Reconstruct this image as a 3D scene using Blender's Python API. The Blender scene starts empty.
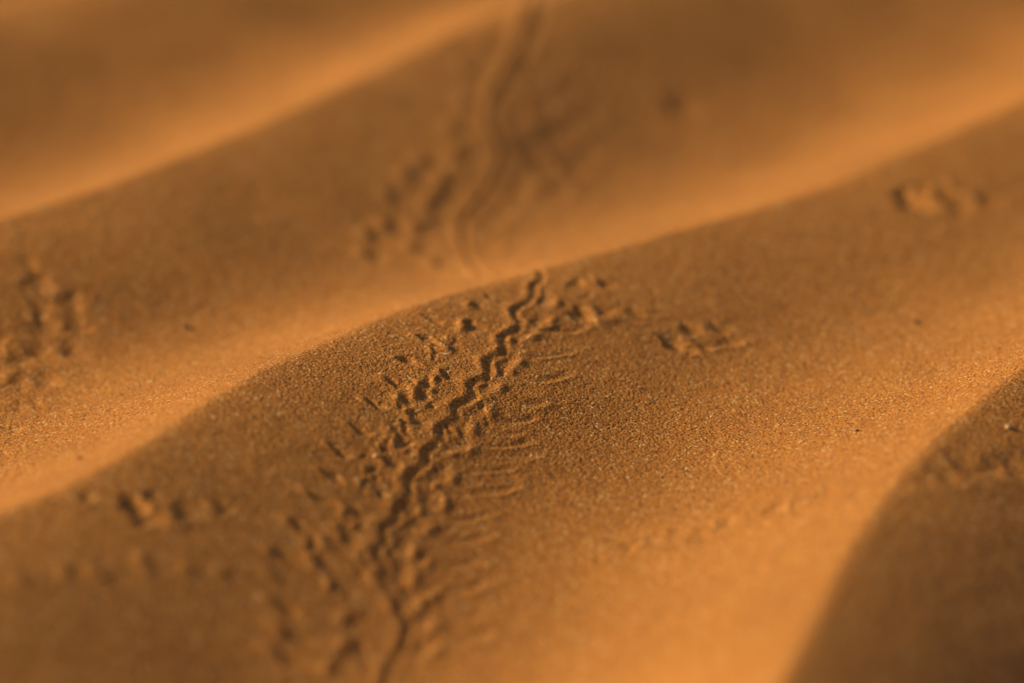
import bpy, math
import numpy as np
from mathutils import Vector, Matrix

C = bpy.context.scene.collection
SC = bpy.context.scene

# ------------------------------------------------------------ camera
ELEV = math.radians(20.0)
DIST = 1.88
LENS, SENSOR = 100.0, 22.3
CAM = np.array([0.0, -DIST * math.cos(ELEV), DIST * math.sin(ELEV)])
cd = bpy.data.cameras.new('camera')
cam = bpy.data.objects.new('camera', cd)
C.objects.link(cam)
cam.location = Vector(CAM)
cam.rotation_euler = (math.pi / 2 - ELEV, 0, 0)
cd.lens, cd.sensor_width = LENS, SENSOR
cd.clip_start, cd.clip_end = 0.05, 500
cd.dof.use_dof = True
cd.dof.focus_distance = 1.83
cd.dof.aperture_fstop = 1.8
SC.camera = cam

# ------------------------------------------------------------ light
SUN_EL = math.radians(28)
SUN_BEYOND = math.radians(8)            # the sun stands at the left, a little beyond the scene
sd = np.array([-math.cos(SUN_EL) * math.cos(SUN_BEYOND), math.cos(SUN_EL) * math.sin(SUN_BEYOND), math.sin(SUN_EL)])
w = bpy.data.worlds.new('World')
SC.world = w
w.use_nodes = True
nt = w.node_tree
bg = nt.nodes['Background']
sky = nt.nodes.new('ShaderNodeTexSky')
sky.sky_type = 'NISHITA'
sky.sun_disc = False
sky.sun_elevation = SUN_EL
sky.sun_rotation = math.atan2(sd[0], sd[1])
sky.dust_density = 4.0
sky.air_density = 1.0
sky.ozone_density = 0.6
nt.links.new(sky.outputs[0], bg.inputs[0])
bg.inputs[1].default_value = 0.06
sl = bpy.data.lights.new('sun', 'SUN')
sl.energy = 4.15
sl.angle = math.radians(0.6)
sl.color = (1.0, 0.70, 0.37)
so = bpy.data.objects.new('sun', sl)
C.objects.link(so)
so.location = (-3, 1, 2)
so.rotation_euler = Vector(sd).to_track_quat('Z', 'Y').to_euler()
SC.view_settings.view_transform = 'Standard'
SC.view_settings.look = 'None'
SC.view_settings.exposure = -0.03
SC.view_settings.gamma = 1.0

# ------------------------------------------------------------ pixel -> ground
FWD = np.array([0, math.cos(ELEV), -math.sin(ELEV)])
UPV = np.array([0, math.sin(ELEV), math.cos(ELEV)])
FPX = LENS / SENSOR * 1024.0


def at_z(px, py, z=0.0):
    d = FWD + (px - 512) / FPX * np.array([1, 0, 0]) - (py - 341.5) / FPX * UPV
    t = (z - CAM[2]) / d[2]
    p = CAM + t * d
    return p[0], p[1]


# ------------------------------------------------------------ the rippled sand as a height function
ZC = 0.0085                                  # crest height
TH = math.radians(48)
AX, AY = math.cos(TH), math.sin(TH)          # along the crests
VX, VY = math.sin(TH), -math.cos(TH)         # across them, towards the viewer's lower right

crest_px = [
    [(-200, 80), (0, 10), (150, -30), (300, -70)],
    [(-260, 300), (-120, 258), (0, 220), (110, 185), (200, 148), (300, 105), (400, 58), (500, 14), (600, -20), (700, -60)],
    [(-300, 630), (-150, 570), (0, 512), (60, 490), (110, 467), (160, 436), (210, 404), (260, 377), (330, 346), (400, 318), (470, 294),
     (540, 270), (620, 246), (700, 222), (780, 195), (860, 166), (940, 138), (1024, 102), (1150, 50), (1300, -8)],
    [(560, 1100), (680, 860), (735, 750), (770, 683), (795, 640), (818, 592), (845, 538), (872, 495), (905, 455), (950, 411), (1024, 364), (1120, 310), (1300, 220)],
]
AG = np.linspace(-1.6, 1.6, 400)
crests = []
for pl in crest_px:
    g = np.array([at_z(px, py, ZC) for px, py in pl])
    a = g[:, 0] * AX + g[:, 1] * AY
    v = g[:, 0] * VX + g[:, 1] * VY
    o = np.argsort(a)
    a, v = a[o], v[o]
    c = np.interp(AG, a, v)
    k = np.ones(9) / 9
    c = np.convolve(np.pad(c, 4, 'edge'), k, 'valid')
    crests.append(c)
# generic further ripples on both sides
rs = np.random.RandomState(4)
def wob(s):
    return 0.012 * np.sin(AG * 9 + s) + 0.006 * np.sin(AG * 21 + 2.3 * s)
for i in range(1, len(crests)):
    crests[i] = np.maximum(crests[i], crests[i - 1] + 0.07)
far, near = [crests[0]], [crests[-1]]
for i in range(9):
    far.append(far[-1] - 0.15 + wob(i) * 0.5)
    near.append(near[-1] + (0.30 if i == 0 else 0.16) + wob(i + 4) * 0.5)
ALLC = np.array(far[::-1] + crests[1:-1] + near)
K2 = len(far) + 1                              # index of the middle crest
NCR = len(ALLC)

# slope profile between two crests (p = 0 at one crest, 1 at the next, towards the viewer)
PP = np.array([0, .012, .03, .07, .2, .34, .44, .52, .60, .72, .86, .985, 1.0])
SS = np.array([.17, -.02, -.16, -.20, -.29, -.31, -.22, -.08, .04, .15, .21, .22, .16])
pf = np.linspace(0, 1, 1500)
sf = np.interp(pf, PP, SS)
sf = np.where(pf > 0, sf, sf)
up = sf > 0
bal = -sf[~up].sum() / sf[up].sum()
SLOPE_UP_GAIN = bal
sf = np.where(up, sf * bal, sf)
DEP = np.concatenate([[0], np.cumsum((sf[1:] + sf[:-1]) / 2) * (pf[1] - pf[0])])
DEP -= pf * DEP[-1]

_w = []
for lam, amp, n in ((0.35, 0.0020, 8), (0.12, 0.0004, 12), (0.05, 0.00016, 14), (0.02, 0.00005, 16)):
    for _ in range(n):
        th = rs.uniform(0, math.pi)
        kk = 2 * math.pi / (lam * rs.uniform(.7, 1.4))
        _w.append((kk * math.cos(th), kk * math.sin(th), rs.uniform(0, 6.28), amp / math.sqrt(n)))


def macro(x, y, want_k=False):
    x = np.asarray(x, float)
    y = np.asarray(y, float)
    a = x * AX + y * AY
    v = x * VX + y * VY
    vs = np.stack([np.interp(a, AG, c) for c in ALLC])
    k = np.clip((vs <= v).sum(0) - 1, 0, NCR - 2)
    v0 = np.take_along_axis(vs, k[None], 0)[0]
    v1 = np.take_along_axis(vs, (k + 1)[None], 0)[0]
    L = v1 - v0
    p = np.clip((v - v0) / L, 0, 1)
    gain = np.where(k == K2 + 1, 1.6, np.where(k == K2, .78 + .62 / (1 + np.exp(np.clip((a + .16) / .06, -30, 30))), 1.04))     # each ripple has its own steepness
    z = ZC + np.interp(p, pf, DEP) * np.minimum(L, 0.34) * gain
    und = np.zeros_like(x)
    for kx, ky, ph, am in _w:
        und += am * np.sin(kx * x + ky * y + ph)
    r = np.hypot(x, y)
    f = 1 / (1 + (r / 2.2) ** 4)               # ripples die out into the open sand far off
    z = (z + und) * f
    if want_k:
        return z, k, p
    return z


def g(px, py):
    """the point of the rippled sand that the photo shows at this pixel"""
    z = 0.003
    for _ in range(8):
        x, y = at_z(px, py, z)
        z = 0.5 * z + 0.5 * float(macro(np.array([x]), np.array([y]))[0])
    return x, y


# ------------------------------------------------------------ the sheet of sand
def axis(lo, hi, st, far_, grow):
    c = list(np.arange(lo, hi + st / 2, st))
    s, x = st, c[-1]
    R_ = []
    while x < far_:
        s *= grow
        x += s
        R_.append(x)
    s, x = st, c[0]
    L_ = []
    while x > -far_:
        s *= grow
        x -= s
        L_.append(x)
    return np.array(L_[::-1] + c + R_)


STX, STY = 0.00052, 0.0008
xs = axis(-0.30, 0.30, STX, 60, 1.06)
ys = axis(-0.43, 0.62, STY, 60, 1.06)
NX, NY = len(xs), len(ys)
X, Y = np.meshgrid(xs, ys)
Z, KK, PPH = macro(X, Y, True)
OWN = np.zeros((NY, NX), np.int32)             # who owns the sand here: 0 = the hills, n = an imprint
AMT = np.zeros((NY, NX), np.float32)           # how much the sand is disturbed here

# grains: lumps of one to two millimetres in the finely divided part
ix0, ix1 = np.searchsorted(xs, -0.30), np.searchsorted(xs, 0.30)
iy0, iy1 = np.searchsorted(ys, -0.43), np.searchsorted(ys, 0.62)
def blur(a, n, ax):
    k = np.hanning(n + 2)[1:-1]
    k /= k.sum()
    out = np.zeros_like(a)
    h = n // 2
    for i, q in enumerate(k):
        out += q * np.roll(a, i - h, ax)
    return out
gn = np.zeros_like(Z)
sub = (slice(iy0, iy1 + 1), slice(ix0, ix1 + 1))
for sig, nx_, ny_ in ((0.00005, 3, 1), (0.00002, 5, 3), (0.00004, 15, 11)):
    n = rs.normal(size=(iy1 + 1 - iy0, ix1 + 1 - ix0))
    n = blur(blur(n, nx_, 1), ny_, 0)
    n /= n.std()
    if nx_ == 3:
        n = np.exp(.7 * n) - 1.28            # a few grains stand well proud of the rest
    gn[sub] += sig * n
edge = np.clip((0.30 - np.abs(X)) / 0.05, 0, 1) * np.clip((Y + 0.43) / 0.05, 0, 1) * np.clip((0.62 - Y) / 0.05, 0, 1)
GRAIN_Z = gn * edge

MOD = np.zeros_like(Z)


def window(cx, cy, r):
    return (slice(np.searchsorted(ys, cy - r), np.searchsorted(ys, cy + r)),
            slice(np.searchsorted(xs, cx - r), np.searchsorted(xs, cx + r)))


def pit(cx, cy, rx, ry, rot, depth, rim=0.35, spoil=(0, 0), sp=0.0, own=0, reach=1.9):
    """an oval dent (radii in metres) with a raised rim and a heap of pushed-out sand on one side"""
    r = max(rx, ry) * 4
    s = window(cx, cy, r)
    x, y = X[s] - cx, Y[s] - cy
    c_, s_ = math.cos(rot), math.sin(rot)
    wv = 1 + 0.18 * np.sin(np.arctan2(y, x) * 3 + cx * 900) + 0.1 * np.sin(np.arctan2(y, x) * 5 + cy * 700)
    u, v = (x * c_ + y * s_) / rx * wv, (-x * s_ + y * c_) / ry * wv
    q = np.hypot(u, v)
    MOD[s] += -depth * np.exp(-q ** 2.4) + rim * depth * np.exp(-((q - 1.45) / 0.42) ** 2)
    if sp:
        x2, y2 = x - spoil[0], y - spoil[1]
        u, v = (x2 * c_ + y2 * s_) / (rx * .8), (-x2 * s_ + y2 * c_) / (ry * .8)
        MOD[s] += sp * np.exp(-(u * u + v * v))
        if own:
            o = OWN[s]
            o[(u * u + v * v < 1.9) & (OWN[s] == 0)] = own
    if own:
        o = OWN[s]
        o[(q < reach) & (o == 0)] = own


def bump(cx, cy, rx, ry, rot, h, own=0):
    r = max(rx, ry) * 3
    s = window(cx, cy, r)
    x, y = X[s] - cx, Y[s] - cy
    c_, s_ = math.cos(rot), math.sin(rot)
    q = ((x * c_ + y * s_) / rx) ** 2 + ((-x * s_ + y * c_) / ry) ** 2
    MOD[s] += h * np.exp(-q)
    if own:
        o = OWN[s]
        o[(q < 1.6) & (o == 0)] = own


def spline(pts, n):
    p = np.array(pts, float)
    t = np.concatenate([[0], np.cumsum(np.hypot(*np.diff(p, axis=0).T))])
    # Catmull-Rom, sampled evenly
    out = []
    for i in range(len(p) - 1):
        p0, p1, p2, p3 = p[max(i - 1, 0)], p[i], p[i + 1], p[min(i + 2, len(p) - 1)]
        m = max(2, int(n * (t[i + 1] - t[i]) / t[-1]))
        for j in range(m):
            s = j / m
            out.append(.5 * (2 * p1 + (p2 - p0) * s + (2 * p0 - 5 * p1 + 4 * p2 - p3) * s * s + (3 * p1 - p0 - 3 * p2 + p3) * s ** 3))
    out.append(p[-1])
    return np.array(out)


def line_dist(P, R, own=0, wown=0.0):
    """distance field of the samples P (K,2) out to R: (window, signed distance, parameter)"""
    x0, x1, y0, y1 = P[:, 0].min() - R, P[:, 0].max() + R, P[:, 1].min() - R, P[:, 1].max() + R
    s = (slice(np.searchsorted(ys, y0), np.searchsorted(ys, y1)), slice(np.searchsorted(xs, x0), np.searchsorted(xs, x1)))
    x, y = X[s], Y[s]
    D = np.full(x.shape, 9.0)
    S = np.zeros(x.shape)
    T = np.zeros(x.shape)
    for i in range(len(P) - 1):
        a, b = P[i], P[i + 1]
        ww = (slice(max(0, np.searchsorted(ys, min(a[1], b[1]) - R) - s[0].start), max(0, np.searchsorted(ys, max(a[1], b[1]) + R) - s[0].start)),
              slice(max(0, np.searchsorted(xs, min(a[0], b[0]) - R) - s[1].start), max(0, np.searchsorted(xs, max(a[0], b[0]) + R) - s[1].start)))
        e = b - a
        l2 = e @ e + 1e-12
        px_, py_ = x[ww] - a[0], y[ww] - a[1]
        t = np.clip((px_ * e[0] + py_ * e[1]) / l2, 0, 1)
        dx, dy = px_ - t * e[0], py_ - t * e[1]
        d = np.hypot(dx, dy)
        m = d < D[ww]
        D[ww] = np.where(m, d, D[ww])
        S[ww] = np.where(m, np.sign(e[0] * py_ - e[1] * px_), S[ww])
        T[ww] = np.where(m, (i + t) / (len(P) - 1), T[ww])
    return s, D, S, T


IMPRINTS = []                                   # (name, root key)
def new_id(name, root):
    IMPRINTS.append((name, root))
    return len(IMPRINTS)


MM = 0.001
# ---- the lizard trail: the winding tail groove
tail_front = [(384, 700), (386, 678), (396, 660), (403, 645), (407, 626), (398, 610), (395, 596), (382, 582), (385, 568), (374, 554), (384, 543),
              (383, 529), (396, 520), (398, 508), (409, 496), (408, 477), (424, 465), (425, 453), (440, 441), (440, 429), (456, 418),
              (455, 407), (473, 397), (471, 385), (488, 374), (487, 362), (504, 350), (502, 338), (519, 326), (514, 311), (532, 299), (533, 286), (541, 277)]
tail_back = [(478, 268), (466, 250), (462, 236), (464, 222), (474, 208), (488, 192), (496, 176), (503, 158), (497, 140), (491, 124),
             (494, 104), (506, 82), (516, 64), (524, 46), (531, 24), (536, 4)]
tid = new_id('tail_groove', 'front')
pf_ = [g(*q) for q in tail_front]
pb_ = [g(*q) for q in tail_back]
hp = np.array([pf_[-1], pb_[0]])
top = [(536, 4), (545, -20), (560, -50)]
path = pf_ + [tuple(hp[0] * .62 + hp[1] * .38 + np.array([.004, 0])), tuple(hp[0] * .3 + hp[1] * .7 + np.array([-.004, 0]))] + pb_ + [g(*q) for q in top[1:]]
P = spline(path, 900)
nodes = np.array(path)
arc = np.concatenate([[0], np.cumsum(np.hypot(*np.diff(P, axis=0).T))])
nidx = np.array([np.argmin(np.hypot(P[:, 0] - a_, P[:, 1] - b_)) for a_, b_ in nodes])
nidx = np.maximum.accumulate(nidx + np.arange(len(nidx)) * 1e-3)
s, D, S, T = line_dist(P, 0.028)
wd = 1.75 * MM * (1 + 0.15 * np.sin(T * 160) + 1.0 * np.clip((T - .6) * 3, 0, 1))
dep = 1.45 * MM * (1 + 0.18 * np.sin(T * 97 + 1)) * (1 + 1.3 * np.clip((T - .6) * 3, 0, 1))
left = np.where(S > 0, 1.0, 0.0)
q = D / wd
swing = np.cos(math.pi * np.interp(T * (len(P) - 1), nidx, np.arange(len(nodes))))
far_ = np.clip((T - .6) * 6, 0, 1)
dep = dep * (1 - (.3 + .25 * far_) * swing)
# the dragging tail throws its sand up on one side: a beaded ridge with the furrow beside it
nn = np.where(D < .028, S * D, -.5) / MM / (1 + .8 * far_)
wig = 1 + .12 * np.sin(T * 331) + .1 * np.sin(T * 517 + 2)
low_ = np.clip((.28 - T) * 6, 0, 1)
ridge = (1.15 + 3.4 * far_ + .3 * low_) * (1 - (.24 + .2 * far_) * swing) * wig
furrow = (.68 + 1.0 * far_ - .3 * low_) * (1 - .12 * swing) * wig
rw = 1.9 + 2.2 * low_
MOD[s] += MM * (ridge * np.exp(-((nn - 2.5) / np.where(nn > 2.5, rw, 1.5)) ** 2) - furrow * np.exp(-((nn + .7) / 1.15) ** 2) + .45 * np.exp(-((nn + 3.1) / .9) ** 2))
OWN[s][(nn < 5.2) & (nn > -4.2) & (D < .009)] = tid


def streak(pts, wmm, dmm, rimmm, own):
    P_ = spline([g(*p_) for p_ in pts], 40)
    s_, D_, S_, T_ = line_dist(P_, wmm * MM * 4.5)
    fade = np.sin(np.clip(T_, 0.02, .98) * math.pi) ** .5
    q_ = D_ / (wmm * MM)
    near_ = np.where(S_ < 0, 1.0, 0.25)
    MOD[s_] += (-dmm * MM * np.exp(-q_ ** 2) + rimmm * MM * near_ * np.exp(-((q_ - 1.5) / .7) ** 2)) * fade * (q_ < 4)
    o = OWN[s_]
    o[(q_ < 2.2) & (o == 0)] = own


rj = np.random.RandomState(11)
def J(a):
    return rj.uniform(-a, a)


def name_print(root, n='footprint'):
    return new_id(n, root)


# claws' short dashes far out on the left
for px, py in [(435, 320), (428, 339), (409, 361), (398, 384), (378, 405), (362, 431), (342, 453), (334, 477), (320, 499), (302, 527),
               (284, 557), (288, 611), (296, 637), (291, 660), (407, 297)]:
    i = name_print('front')
    x, y = g(px, py)
    big = 1 + max(0, (py - 480)) / 260
    pit(x, y, 4.2 * MM * big, 2.2 * MM * big, -0.55 + J(.2), (2.1 if py < 480 else 1.2) * MM * big, .25, (-6 * MM, 2 * MM), (.9 if py < 480 else 1.9) * MM, i)
# deeper prints close to the tail on the left
LEFT_IN = []
for px, py, k in [(479, 305, 1), (474, 327, 1.15), (457, 349, 1), (449, 375, 1.0), (427, 382, .8), (424, 397, 1), (407, 401, .9), (419, 421, 1), (398, 428, .9), (386, 449, .8),
                  (403, 444, 1), (392, 464, 1), (372, 470, .7), (379, 489, 1.0), (357, 512, 1.1), (348, 537, 1.1), (366, 487, .7), (332, 546, .8), (324, 563, 1.1), (345, 589, 1.1), (366, 560, .7),
                  (358, 622, 1.2), (360, 652, 1.3), (340, 668, 1.1), (437, 352, .7), (361, 575, .7)]:
    i = name_print('front')
    x, y = g(px, py)
    pit(x, y, 2.9 * MM * k, 5.0 * MM * k, 0.15 + J(.5), (1.05 if py < 500 else .6) * MM * k, .16, (-4.0 * MM * k, J(2) * MM), (1.7 + J(.4)) * MM * k, i)
    LEFT_IN.append((x, y, k, i))
def toes(x, y, k, own, n=2, h=1.0):
    for _ in range(n):
        dx, dy = J(5.5) * MM * k, J(11) * MM * k
        pit(x + dx, y + dy, 1.5 * MM * k, 3.0 * MM * k, J(.8), h * (.9 + J(.3)) * MM * k, .2, (-2.4 * MM * k, J(2) * MM), h * .8 * MM * k, own, 1.5)


# prints close to the tail on the right, each with a heap pushed up beside it
for px, py, k in [(548, 300, 1), (543, 318, 1), (524, 333, 1), (511, 358, 1), (505, 368, .8), (491, 384, 1), (481, 408, 1), (474, 397, .8), (464, 425, 1), (462, 445, 1), (447, 449, .8), (443, 473, 1),
                  (433, 499, 1.1), (430, 482, .7), (419, 524, 1.1), (413, 508, .8), (404, 547, 1.1), (402, 573, 1.2), (421, 560, .8), (411, 597, 1.3), (422, 622, 1.2), (432, 590, .7), (425, 648, 1.1)]:
    i = name_print('front')
    x, y = g(px - 2, py)
    pit(x, y, 2.7 * MM * k, 6.2 * MM * k, -0.35 + J(.3), 1.0 * MM * k, .12, (4.6 * MM * k, -2 * MM), 1.8 * MM * k, i)
    toes(x, y, k, i, 1, .8)
for x, y, k, i in LEFT_IN:
    toes(x, y, k, i)
# long scrapes to the right
for (x0, y0, x1, y1) in [(550, 333, 585, 325), (530, 357, 581, 350), (522, 381, 572, 373), (492, 421, 540, 416), (482, 446, 535, 441), (470, 470, 522, 466),
                         (455, 494, 524, 485), (440, 520, 492, 513), (440, 542, 490, 533), (437, 566, 486, 558), (444, 592, 492, 581), (455, 618, 487, 610),
                         (508, 404, 548, 396), (500, 456, 540, 455), (486, 434, 520, 431), (450, 640, 490, 632), (562, 300, 590, 292)]:
    i = name_print('front', 'claw_scrape')
    k = 1 + max(0, y0 - 480) / 300
    my = (y0 + y1) / 2 + 1.5 + J(1)
    e_ = J(6)
    x0, y1 = x0 + rj.uniform(0, 18), y1 + J(2.5)
    streak([(x0 + e_, y0 + J(1)), ((x0 + x1) / 2 + J(5), my), (x1 + e_ / 2, y1)], (1.9 + J(.5)) * k, (.98 + J(.45)) * k, (.62 + J(.3)) * k, i)
    x, y = g(x1 - 2, y1)
    bump(x, y, 3.0 * MM * k, 4.0 * MM * k, 0, max(.1, .4 + J(.6)) * MM * k, i)
# prints of the trail on the far ripple
for px, py, k in [(377, 256, 1), (398, 228, 1.1), (428, 230, 1.1), (440, 226, 1), (450, 200, 1.3), (456, 186, 1), (420, 178, 1.2), (434, 166, 1), (400, 200, .9), (470, 160, 1.2), (466, 134, 1.1),
                  (478, 108, 1.3), (500, 50, 1.2), (478, 72, 1.2), (380, 238, .9), (424, 248, 1), (446, 262, .9), (440, 210, 1.0)]:
    i = name_print('front')
    x, y = g(px, py)
    pit(x, y, 4.6 * MM * k, 7 * MM * k, 0.1 + J(.3), 1.2 * MM * k, .2, (-7 * MM, 0), 2.4 * MM, i)
for px, py, k in [(530, 153, 1.2), (542, 168, 1.3), (524, 184, 1), (516, 196, 1), (552, 140, 1.2), (570, 132, 1.2), (588, 154, 1), (560, 190, 1), (502, 214, .9), (490, 226, .9), (520, 120, 1.1),
                  (545, 108, 1.1), (540, 78, 1.1), (575, 170, 1), (566, 92, 1), (556, 56, 1.1), (590, 118, 1), (486, 246, .8)]:
    i = name_print('front')
    x, y = g(px, py)
    pit(x, y, 4.6 * MM * k, 6 * MM * k, J(.3), 1.5 * MM * k, .2, (8 * MM, 1 * MM), 1.3 * MM, i)

# ---- single prints beside the trail
def paw(px, py, sc, root, pits, bumps, deep=1.35):
    for dx, dy, rx, ry, rot, d in pits:
        x, y = g(px + dx, py + dy)
        i = new_id('pad_dent', root)
        pit(x, y, rx * MM * sc, ry * MM * sc, rot, d * MM * sc * deep, .15, own=i)
    for dx, dy, rx, ry, rot, d in bumps:
        x, y = g(px + dx, py + dy)
        i = new_id('sand_heap', root)
        bump(x, y, rx * MM * sc, ry * MM * sc, rot, d * MM * sc * deep * .9, i)

# lower left one (about x 125-222, y 498-520)
paw(135, 508, 1, 'print_a', [(-3, -3, 3.6, 5.5, .2, 3.0), (12, 8, 6.0, 5.5, -.25, 2.8), (19, -11, 3.5, 3.5, 0, 1.6), (52, 5, 5, 5, 0, 1.4), (56, -8, 3.5, 4, 0, 1.2), (90, 1, 3, 4, 0, 1.1)],
    [(20, 1, 6, 6, -.3, 1.6), (36, 8, 6.5, 4.5, 0, 1.8), (55, -10, 2.2, 3, 0, 1.5), (80, 2, 4.5, 3, .3, 1.2), (73, -4, 2.5, 3, 0, 1.0)])
# right of the trail (about x 660-755, y 325-350)
paw(672, 342, 1, 'print_b', [(2, 0, 5.0, 5.0, .2, 2.8), (20, -12, 4.5, 4, 0, 1.6), (14, 8, 4.5, 3, 0, 1.6), (50, -14, 4.5, 4, 0, 1.5), (56, 1, 6, 2.6, .5, 1.3), (34, 5, 4, 3, 0, 1.2)],
    [(14, 2, 4.5, 4.5, 0, 1.3), (30, -13, 3, 4, 0, 1.4), (46, 8, 7, 2.5, .4, 1.0), (78, 1, 7, 2.2, .4, .9)], 1.3)
# further right, out of focus (about x 895-985, y 188-214)
paw(905, 198, 1.15, 'print_c', [(0, -2, 4.0, 5.5, .1, 3.2), (14, 6, 6.5, 5.5, -.2, 3.2), (16, -10, 3.5, 4, 0, 1.6), (52, 6, 5.5, 5, 0, 1.6), (42, -6, 4, 4, 0, 1.2), (84, 2, 5, 5, 0, 1.3)],
    [(26, 5, 6.5, 6, -.3, 1.9), (45, -12, 3, 4, 0, 1.3), (68, -1, 4.5, 5, 0, 1.5), (36, 12, 5, 3.5, 0, 1.1)])
# just right of where the trail crosses the crest
paw(582, 318, 1, 'print_d', [(0, -2, 4.2, 6.5, .1, 2.0), (22, -8, 4, 4, 0, 1.1), (58, -5, 6, 3, .3, 1.3), (42, 3, 5, 2.2, .4, .9), (-22, 12, 6, 2, .4, 1.0)],
    [(14, 4, 6, 4, -.2, 1.5), (34, 3, 6, 2.6, .4, 1.1), (66, -6, 4.5, 3.5, .2, 1.3), (12, -9, 3, 3, 0, .9)], 1.6)
paw(578, 284, 1, 'print_e', [(0, 0, 3.6, 4, 0, 1.5), (29, 0, 3.6, 4, 0, 1.3), (14, 3, 3, 3, 0, .7)], [(20, -2, 3.2, 4, 0, 1.1), (10, -1, 3, 3, 0, .6)])
paw(690, 104, 1.3, 'print_f', [(0, 0, 8, 8, 0, 2.2), (-12, 6, 4, 6, 0, 1.4)], [(14, 0, 5, 6, 0, 1)], 1.3)

# broad swell added so the far ripple shades right of the trail
x, y = g(512, 118)
bump(x, y, .030, .10, -.25, 5.5 * MM)

# ---- the smudged double row of prints at the far left
for px, py, k in [(45, 327, 1.3), (77, 327, 1.1), (40, 354, 1.3), (73, 352, 1.1), (20, 359, 1), (18, 383, 1), (45, 379, 1.1), (38, 283, 1.1), (70, 303, 1.1), (42, 306, 1.0),
                  (20, 406, .7), (14, 429, .7), (3, 452, .6), (34, 403, .6), (28, 262, .8), (-8, 372, 1.1), (-6, 345, 1.1)]:
    i = new_id('footprint', 'side')
    x, y = g(px, py)
    pit(x, y, 4.2 * MM * k, 6.5 * MM * k, 0.1 + J(.2), 1.7 * MM * k, .05, (8 * MM * k, 0), .5 * MM * k, i)

# ---- dotted trails of some small animal
for j, (px, py) in enumerate([(-24, 574), (19, 573), (62, 571), (97, 573), (143, 569), (182, 571), (224, 569), (264, 571)]):
    i = new_id('dot', 'dots_a')
    x, y = g(px, py)
    bump(x + J(1.5) * MM, y + J(5) * MM, (3.2 + J(.6)) * MM, (5.5 + J(1.5)) * MM, J(.6), (1.5 + J(.5)) * MM, i)
for j, (px, py, k) in enumerate([(677, 532, .8), (699, 538, 1), (728, 522, 1.1), (757, 524, .8), (775, 508, 1.2), (803, 511, .7), (826, 493, 1.2), (858, 493, .9),
                                 (630, 546, .8), (654, 541, .8), (600, 560, .6)]):
    i = new_id('dot', 'dots_b')
    x, y = g(px, py)
    pit(x, y, 3.4 * MM * k, 5.5 * MM * k, J(.5), (1.5 + J(.4)) * MM * k, .3, own=i)
for j, (px, py, k) in enumerate([(900, 484, 1), (918, 480, 1.1), (938, 474, 1.2), (952, 478, 1), (968, 468, 1.4), (990, 472, 1.1), (1006, 467, 1.4), (1024, 464, 1.3), (1046, 460, 1.2)]):
    i = new_id('dot', 'dots_c')
    x, y = g(px, py)
    pit(x, y, 5.0 * MM * k, 7 * MM * k, 0, 0.9 * MM * k, .3, (6 * MM, 0), .5 * MM, i)
# small scuffs on the middle crest
for px, py in [(85, 494), (92, 497)]:
    x, y = g(px, py)
    i = new_id('pad_dent', 'print_g')
    pit(x, y, 4 * MM, 4 * MM, 0, 1.0 * MM, .5, own=i)

RELIEF = np.interp(Y, [-.4, -.2, .0, .12, .35, .6], [.38, .42, .52, .53, .35, .28])      # the wind has softened the farther prints more
Z += MOD * RELIEF + GRAIN_Z * (1 - 0.25 * (np.abs(MOD) > 0.0008))

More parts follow.
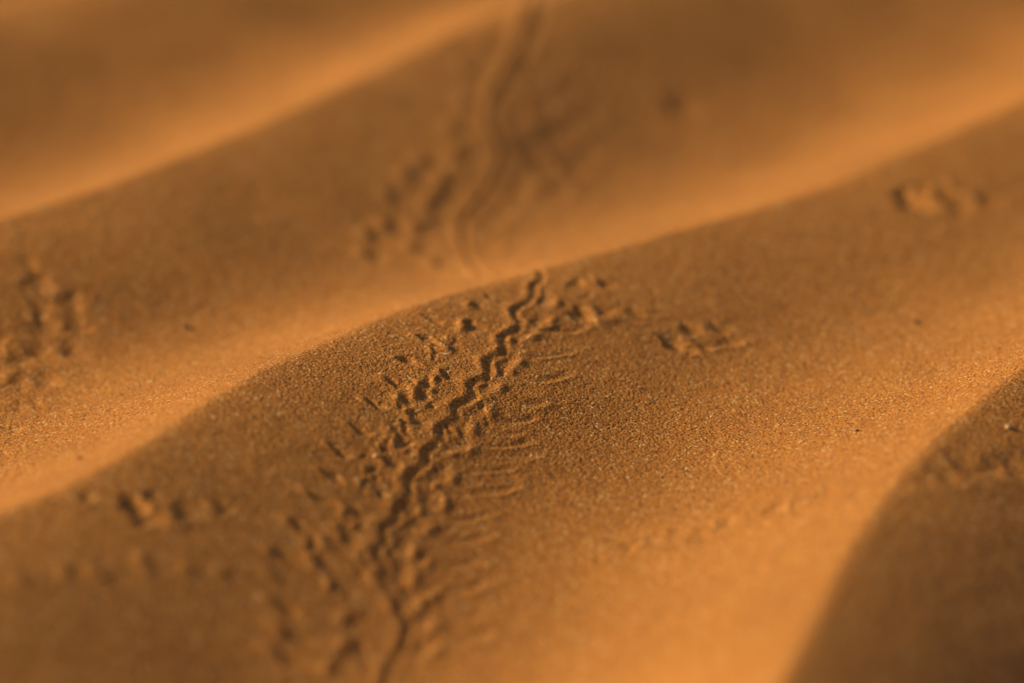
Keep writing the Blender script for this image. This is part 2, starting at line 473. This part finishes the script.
# ------------------------------------------------------------ sand material
def sand_material():
    m = bpy.data.materials.new('sand')
    m.use_nodes = True
    t = m.node_tree
    N, Lk = t.nodes, t.links
    b = N['Principled BSDF']
    geo = N.new('ShaderNodeNewGeometry')
    def vor(scale, feat='F1'):
        v = N.new('ShaderNodeTexVoronoi')
        v.feature = feat
        v.inputs['Scale'].default_value = scale
        Lk.new(geo.outputs['Position'], v.inputs['Vector'])
        return v
    v1 = vor(1300)
    # each grain a colour of its own: amber mostly, some brown, some pale quartz, the palest also painted in for glints
    sep = N.new('ShaderNodeSeparateColor')
    Lk.new(v1.outputs['Color'], sep.inputs[0])
    r = N.new('ShaderNodeValToRGB')
    e = r.color_ramp.elements
    e[0].position, e[0].color = 0.0, (0.10, 0.045, 0.015, 1)
    e[1].position, e[1].color = 0.985, (0.84, 0.60, 0.28, 1)
    for p_, c_ in ((.07, (.30, .125, .028, 1)), (.14, (.42, .170, .032, 1)), (.60, (.53, .215, .038, 1)), (.90, (.62, .29, .055, 1)), (.955, (.66, .33, .07, 1))):
        x_ = e.new(p_)
        x_.color = c_
    Lk.new(sep.outputs[0], r.inputs[0])
    n2 = N.new('ShaderNodeTexNoise')
    n2.inputs['Scale'].default_value = 14
    n2.inputs['Detail'].default_value = 6
    Lk.new(geo.outputs['Position'], n2.inputs['Vector'])
    mp = N.new('ShaderNodeMapRange')
    mp.inputs[1].default_value, mp.inputs[2].default_value = .3, .7
    mp.inputs[3].default_value, mp.inputs[4].default_value = .88, 1.10
    Lk.new(n2.outputs[0], mp.inputs[0])
    mx = N.new('ShaderNodeVectorMath')
    mx.operation = 'SCALE'
    Lk.new(r.outputs[0], mx.inputs[0])
    Lk.new(mp.outputs[0], mx.inputs['Scale'])
    Lk.new(mx.outputs[0], b.inputs['Base Color'])
    # some grains are glassy
    rr = N.new('ShaderNodeMapRange')
    rr.inputs[1].default_value, rr.inputs[2].default_value = .9, 1.0
    rr.inputs[3].default_value, rr.inputs[4].default_value = .85, .35
    Lk.new(sep.outputs[1], rr.inputs[0])
    Lk.new(rr.outputs[0], b.inputs['Roughness'])
    b.inputs['Specular IOR Level'].default_value = .35
    v2 = vor(760)
    ad = N.new('ShaderNodeMath')
    ad.operation = 'MULTIPLY_ADD'
    ad.inputs[1].default_value = 1.7
    Lk.new(v2.outputs['Distance'], ad.inputs[0])
    Lk.new(v1.outputs['Distance'], ad.inputs[2])
    bp = N.new('ShaderNodeBump')
    bp.invert = True
    bp.inputs['Strength'].default_value = .42
    bp.inputs['Distance'].default_value = .0005
    Lk.new(ad.outputs[0], bp.inputs['Height'])
    Lk.new(bp.outputs[0], b.inputs['Normal'])
    return m


SAND = sand_material()


def grain_material(name, col, rough):
    m = bpy.data.materials.new(name)
    m.use_nodes = True
    t = m.node_tree
    b = t.nodes['Principled BSDF']
    n = t.nodes.new('ShaderNodeTexNoise')
    n.inputs['Scale'].default_value = 1500
    r = t.nodes.new('ShaderNodeValToRGB')
    r.color_ramp.elements[0].color = tuple(c * .7 for c in col) + (1,)
    r.color_ramp.elements[1].color = tuple(min(1, c * 1.25) for c in col) + (1,)
    gq = t.nodes.new('ShaderNodeNewGeometry')
    t.links.new(gq.outputs['Position'], n.inputs['Vector'])
    t.links.new(n.outputs[0], r.inputs[0])
    t.links.new(r.outputs[0], b.inputs['Base Color'])
    b.inputs['Roughness'].default_value = rough
    return m


# ------------------------------------------------------------ cut the sheet into its hills and imprints, with shared borders and one set of normals
dzdy, dzdx = np.gradient(Z, ys, xs)
NRM = np.stack([-dzdx, -dzdy, np.ones_like(Z)], -1)
NRM /= np.linalg.norm(NRM, axis=-1, keepdims=True)
co = np.stack([X, Y, Z], -1).reshape(-1, 3)
nr = NRM.reshape(-1, 3)
vid = np.arange(NX * NY).reshape(NY, NX)
quads = np.stack([vid[:-1, :-1], vid[:-1, 1:], vid[1:, 1:], vid[1:, :-1]], -1).reshape(-1, 4)
f_own = OWN[:-1, :-1].reshape(-1)
f_k = KK[:-1, :-1].reshape(-1)
f_p = PPH[:-1, :-1].reshape(-1)
# the sand between two crests belongs to the nearer crest's back from the lowest line on
trough = float(pf[np.argmin(DEP)])
f_rip = f_k + (f_p > trough)
f_rip = np.clip(f_rip, K2 - 2, K2 + 1)


def patch(name, faces, parent=None, origin=None):
    q_ = quads[faces]
    uq, inv = np.unique(q_, return_inverse=True)
    v_ = co[uq]
    if origin is None:
        c = v_.mean(0) if parent is None else np.array(parent.location)
        c = np.array(c)
        origin = c
    me = bpy.data.meshes.new(name)
    me.vertices.add(len(uq))
    me.vertices.foreach_set('co', (v_ - origin).astype(np.float32).ravel())
    nf = len(q_)
    me.loops.add(nf * 4)
    me.loops.foreach_set('vertex_index', inv.reshape(-1).astype(np.int32))
    me.polygons.add(nf)
    me.polygons.foreach_set('loop_start', np.arange(0, nf * 4, 4, dtype=np.int32))
    me.polygons.foreach_set('loop_total', np.full(nf, 4, np.int32))
    me.polygons.foreach_set('use_smooth', np.ones(nf, bool))
    me.update(calc_edges=True)
    me.materials.append(SAND)
    me.normals_split_custom_set_from_vertices(nr[uq].astype(np.float32))
    o = bpy.data.objects.new(name, me)
    C.objects.link(o)
    if parent is None:
        o.location = Vector(origin)
    else:
        o.parent = parent
    return o


hill_label = {
    K2 - 2: 'blurred sand ripple at the very top of the picture, beyond all the tracks',
    K2 - 1: 'blurred far sand ripple whose shaded face carries the upper part of the lizard trail',
    K2: 'middle sand ripple in sharp focus, crossed by the winding lizard trail',
    K2 + 1: 'near sand ripple with a deeply shaded face, at the lower right corner',
}
order = np.argsort(f_own * 64 + f_rip, kind='stable')
key = (f_own * 64 + f_rip)[order]
cuts = np.flatnonzero(np.diff(key)) + 1
starts = np.concatenate([[0], cuts, [len(key)]])
chunks = {}
for a_, b_ in zip(starts[:-1], starts[1:]):
    kk_ = int(key[a_])
    chunks.setdefault((kk_ // 64, kk_ % 64 if kk_ // 64 == 0 else 0), []).append(order[a_:b_])
for (ow, rp), ch in chunks.items():
    if ow:
        continue
    o = patch('sand_hill', np.sort(np.concatenate(ch)), origin=np.zeros(3))
    o['kind'] = 'structure'
    o['label'] = hill_label[rp]

roots = {
    'front': ('lizard_trail', 'trail', 'long lizard trail with a zigzag tail groove between rows of footprints, climbing over two ripples', None),
    'side': ('footprint_trail', 'trail', 'short blurred double row of dark footprints on the far ripple, by the left edge', None),
    'print_a': ('animal_print', 'footprint', 'blurry print with dark double pit and bright heap, above the row of raised dots', 'single prints beside the lizard trail'),
    'print_b': ('animal_print', 'footprint', 'sharp low print with a small dark pit on the grainy slope beside the trail', 'single prints beside the lizard trail'),
    'print_c': ('animal_print', 'footprint', 'blurred print with slanting dark pit, just under the middle crest at its right end', 'single prints beside the lizard trail'),
    'print_d': ('animal_print', 'footprint', 'long scraped print joined by thin ridges, between trail and sharp low print', 'single prints beside the lizard trail'),
    'print_e': ('animal_print', 'footprint', 'tiny pair of dents below the middle crest, above the long scraped print', 'single prints beside the lizard trail'),
    'print_f': ('animal_print', 'footprint', 'faint single smudge on the far ripple, upper right of the blurred trail', 'single prints beside the lizard trail'),
    'print_g': ('animal_print', 'footprint', 'faint flat scuff on the middle crest above the dark double pit print', 'single prints beside the lizard trail'),
    'dots_a': ('dotted_track', 'track', 'straight row of small raised dots across the dark lower left slope', 'dotted tracks of a small animal'),
    'dots_b': ('dotted_track', 'track', 'faint row of tiny dents across the bright smooth sand at lower right', 'dotted tracks of a small animal'),
    'dots_c': ('dotted_track', 'track', 'rough row of dents across the shaded face of the near ripple', 'dotted tracks of a small animal'),
}
first = {}
for (ow, _), ch in sorted(chunks.items()):
    if not ow:
        continue
    nm, rt = IMPRINTS[ow - 1]
    fc = np.sort(np.concatenate(ch))
    if len(fc) < 4:
        continue
    if rt not in first:
        n_, cat, lab, grp = roots[rt]
        r = bpy.data.objects.new(n_, None)
        C.objects.link(r)
        c0 = co[quads[fc]].mean((0, 1))
        r.location = Vector(c0)
        r.empty_display_size = .01
        r['label'], r['category'] = lab, cat
        if grp:
            r['group'] = grp
        first[rt] = r
    patch(nm, fc, parent=first[rt])

# ------------------------------------------------------------ the few larger loose grains
def surf(px, py):
    x, y = g(px, py)
    i, j = np.searchsorted(ys, y), np.searchsorted(xs, x)
    return x, y, float(Z[i, j])


DARK = grain_material('dark_grain', (.05, .025, .014), .6)
PALE = grain_material('quartz_grain', (.78, .58, .30), .25)
import bmesh
def grain(px, py, r, mat, label, seed):
    rg = np.random.RandomState(seed)
    bm = bmesh.new()
    bmesh.ops.create_icosphere(bm, subdivisions=3, radius=r)
    dirs = rg.normal(size=(7, 3))
    dirs /= np.linalg.norm(dirs, axis=1)[:, None]
    for v in bm.verts:
        d = np.array(v.co) / r
        f = 1.0
        for q_ in dirs:                       # flat facets knocked off the ball
            f = min(f, .80 / max(.2, d @ q_))
        f *= 1 + .05 * math.sin(5 * d[0] + seed) * math.cos(6 * d[1])
        v.co = Vector((d[0] * 1.25, d[1], d[2] * .8)) * r * f
    for f_ in bm.faces:
        f_.smooth = True
    me = bpy.data.meshes.new('sand_grain')
    bm.to_mesh(me)
    bm.free()
    me.materials.append(mat)
    o = bpy.data.objects.new('sand_grain', me)
    C.objects.link(o)
    x, y, z = surf(px, py)
    o.location = (x, y, z + r * .45)
    o.rotation_euler = (0, 0, rg.uniform(0, 6))
    o['label'], o['category'], o['group'] = label, 'grain', 'larger loose grains on the sand'


grain(917, 323, .0011, DARK, 'black grain alone on the sunlit slope above the near ripple\'s crest', 1)
grain(857, 431, .0007, DARK, 'small dark grain on the smooth bright sand below the black grain', 2)
grain(80, 458, .0008, DARK, 'tiny dark grain in the bright trough just behind the middle crest', 3)
grain(642, 389, .0005, DARK, 'tiny dark grain on the grainy slope below the sharp low print', 4)
grain(187, 328, .0013, DARK, 'blurred dark grain on the far ripple, between the smudged footprints and the trail', 5)
grain(727, 157, .0016, PALE, 'pale blurred grain on the bright far trough behind the middle crest', 6)
grain(1008, 428, .0012, PALE, 'pale grain on the shaded face of the near ripple', 7)
grain(375, 458, .0009, PALE, 'glittering pale grain among the claw marks beside the trail', 8)
grain(400, 421, .0006, DARK, 'minute dark grain among the prints beside the trail', 9)
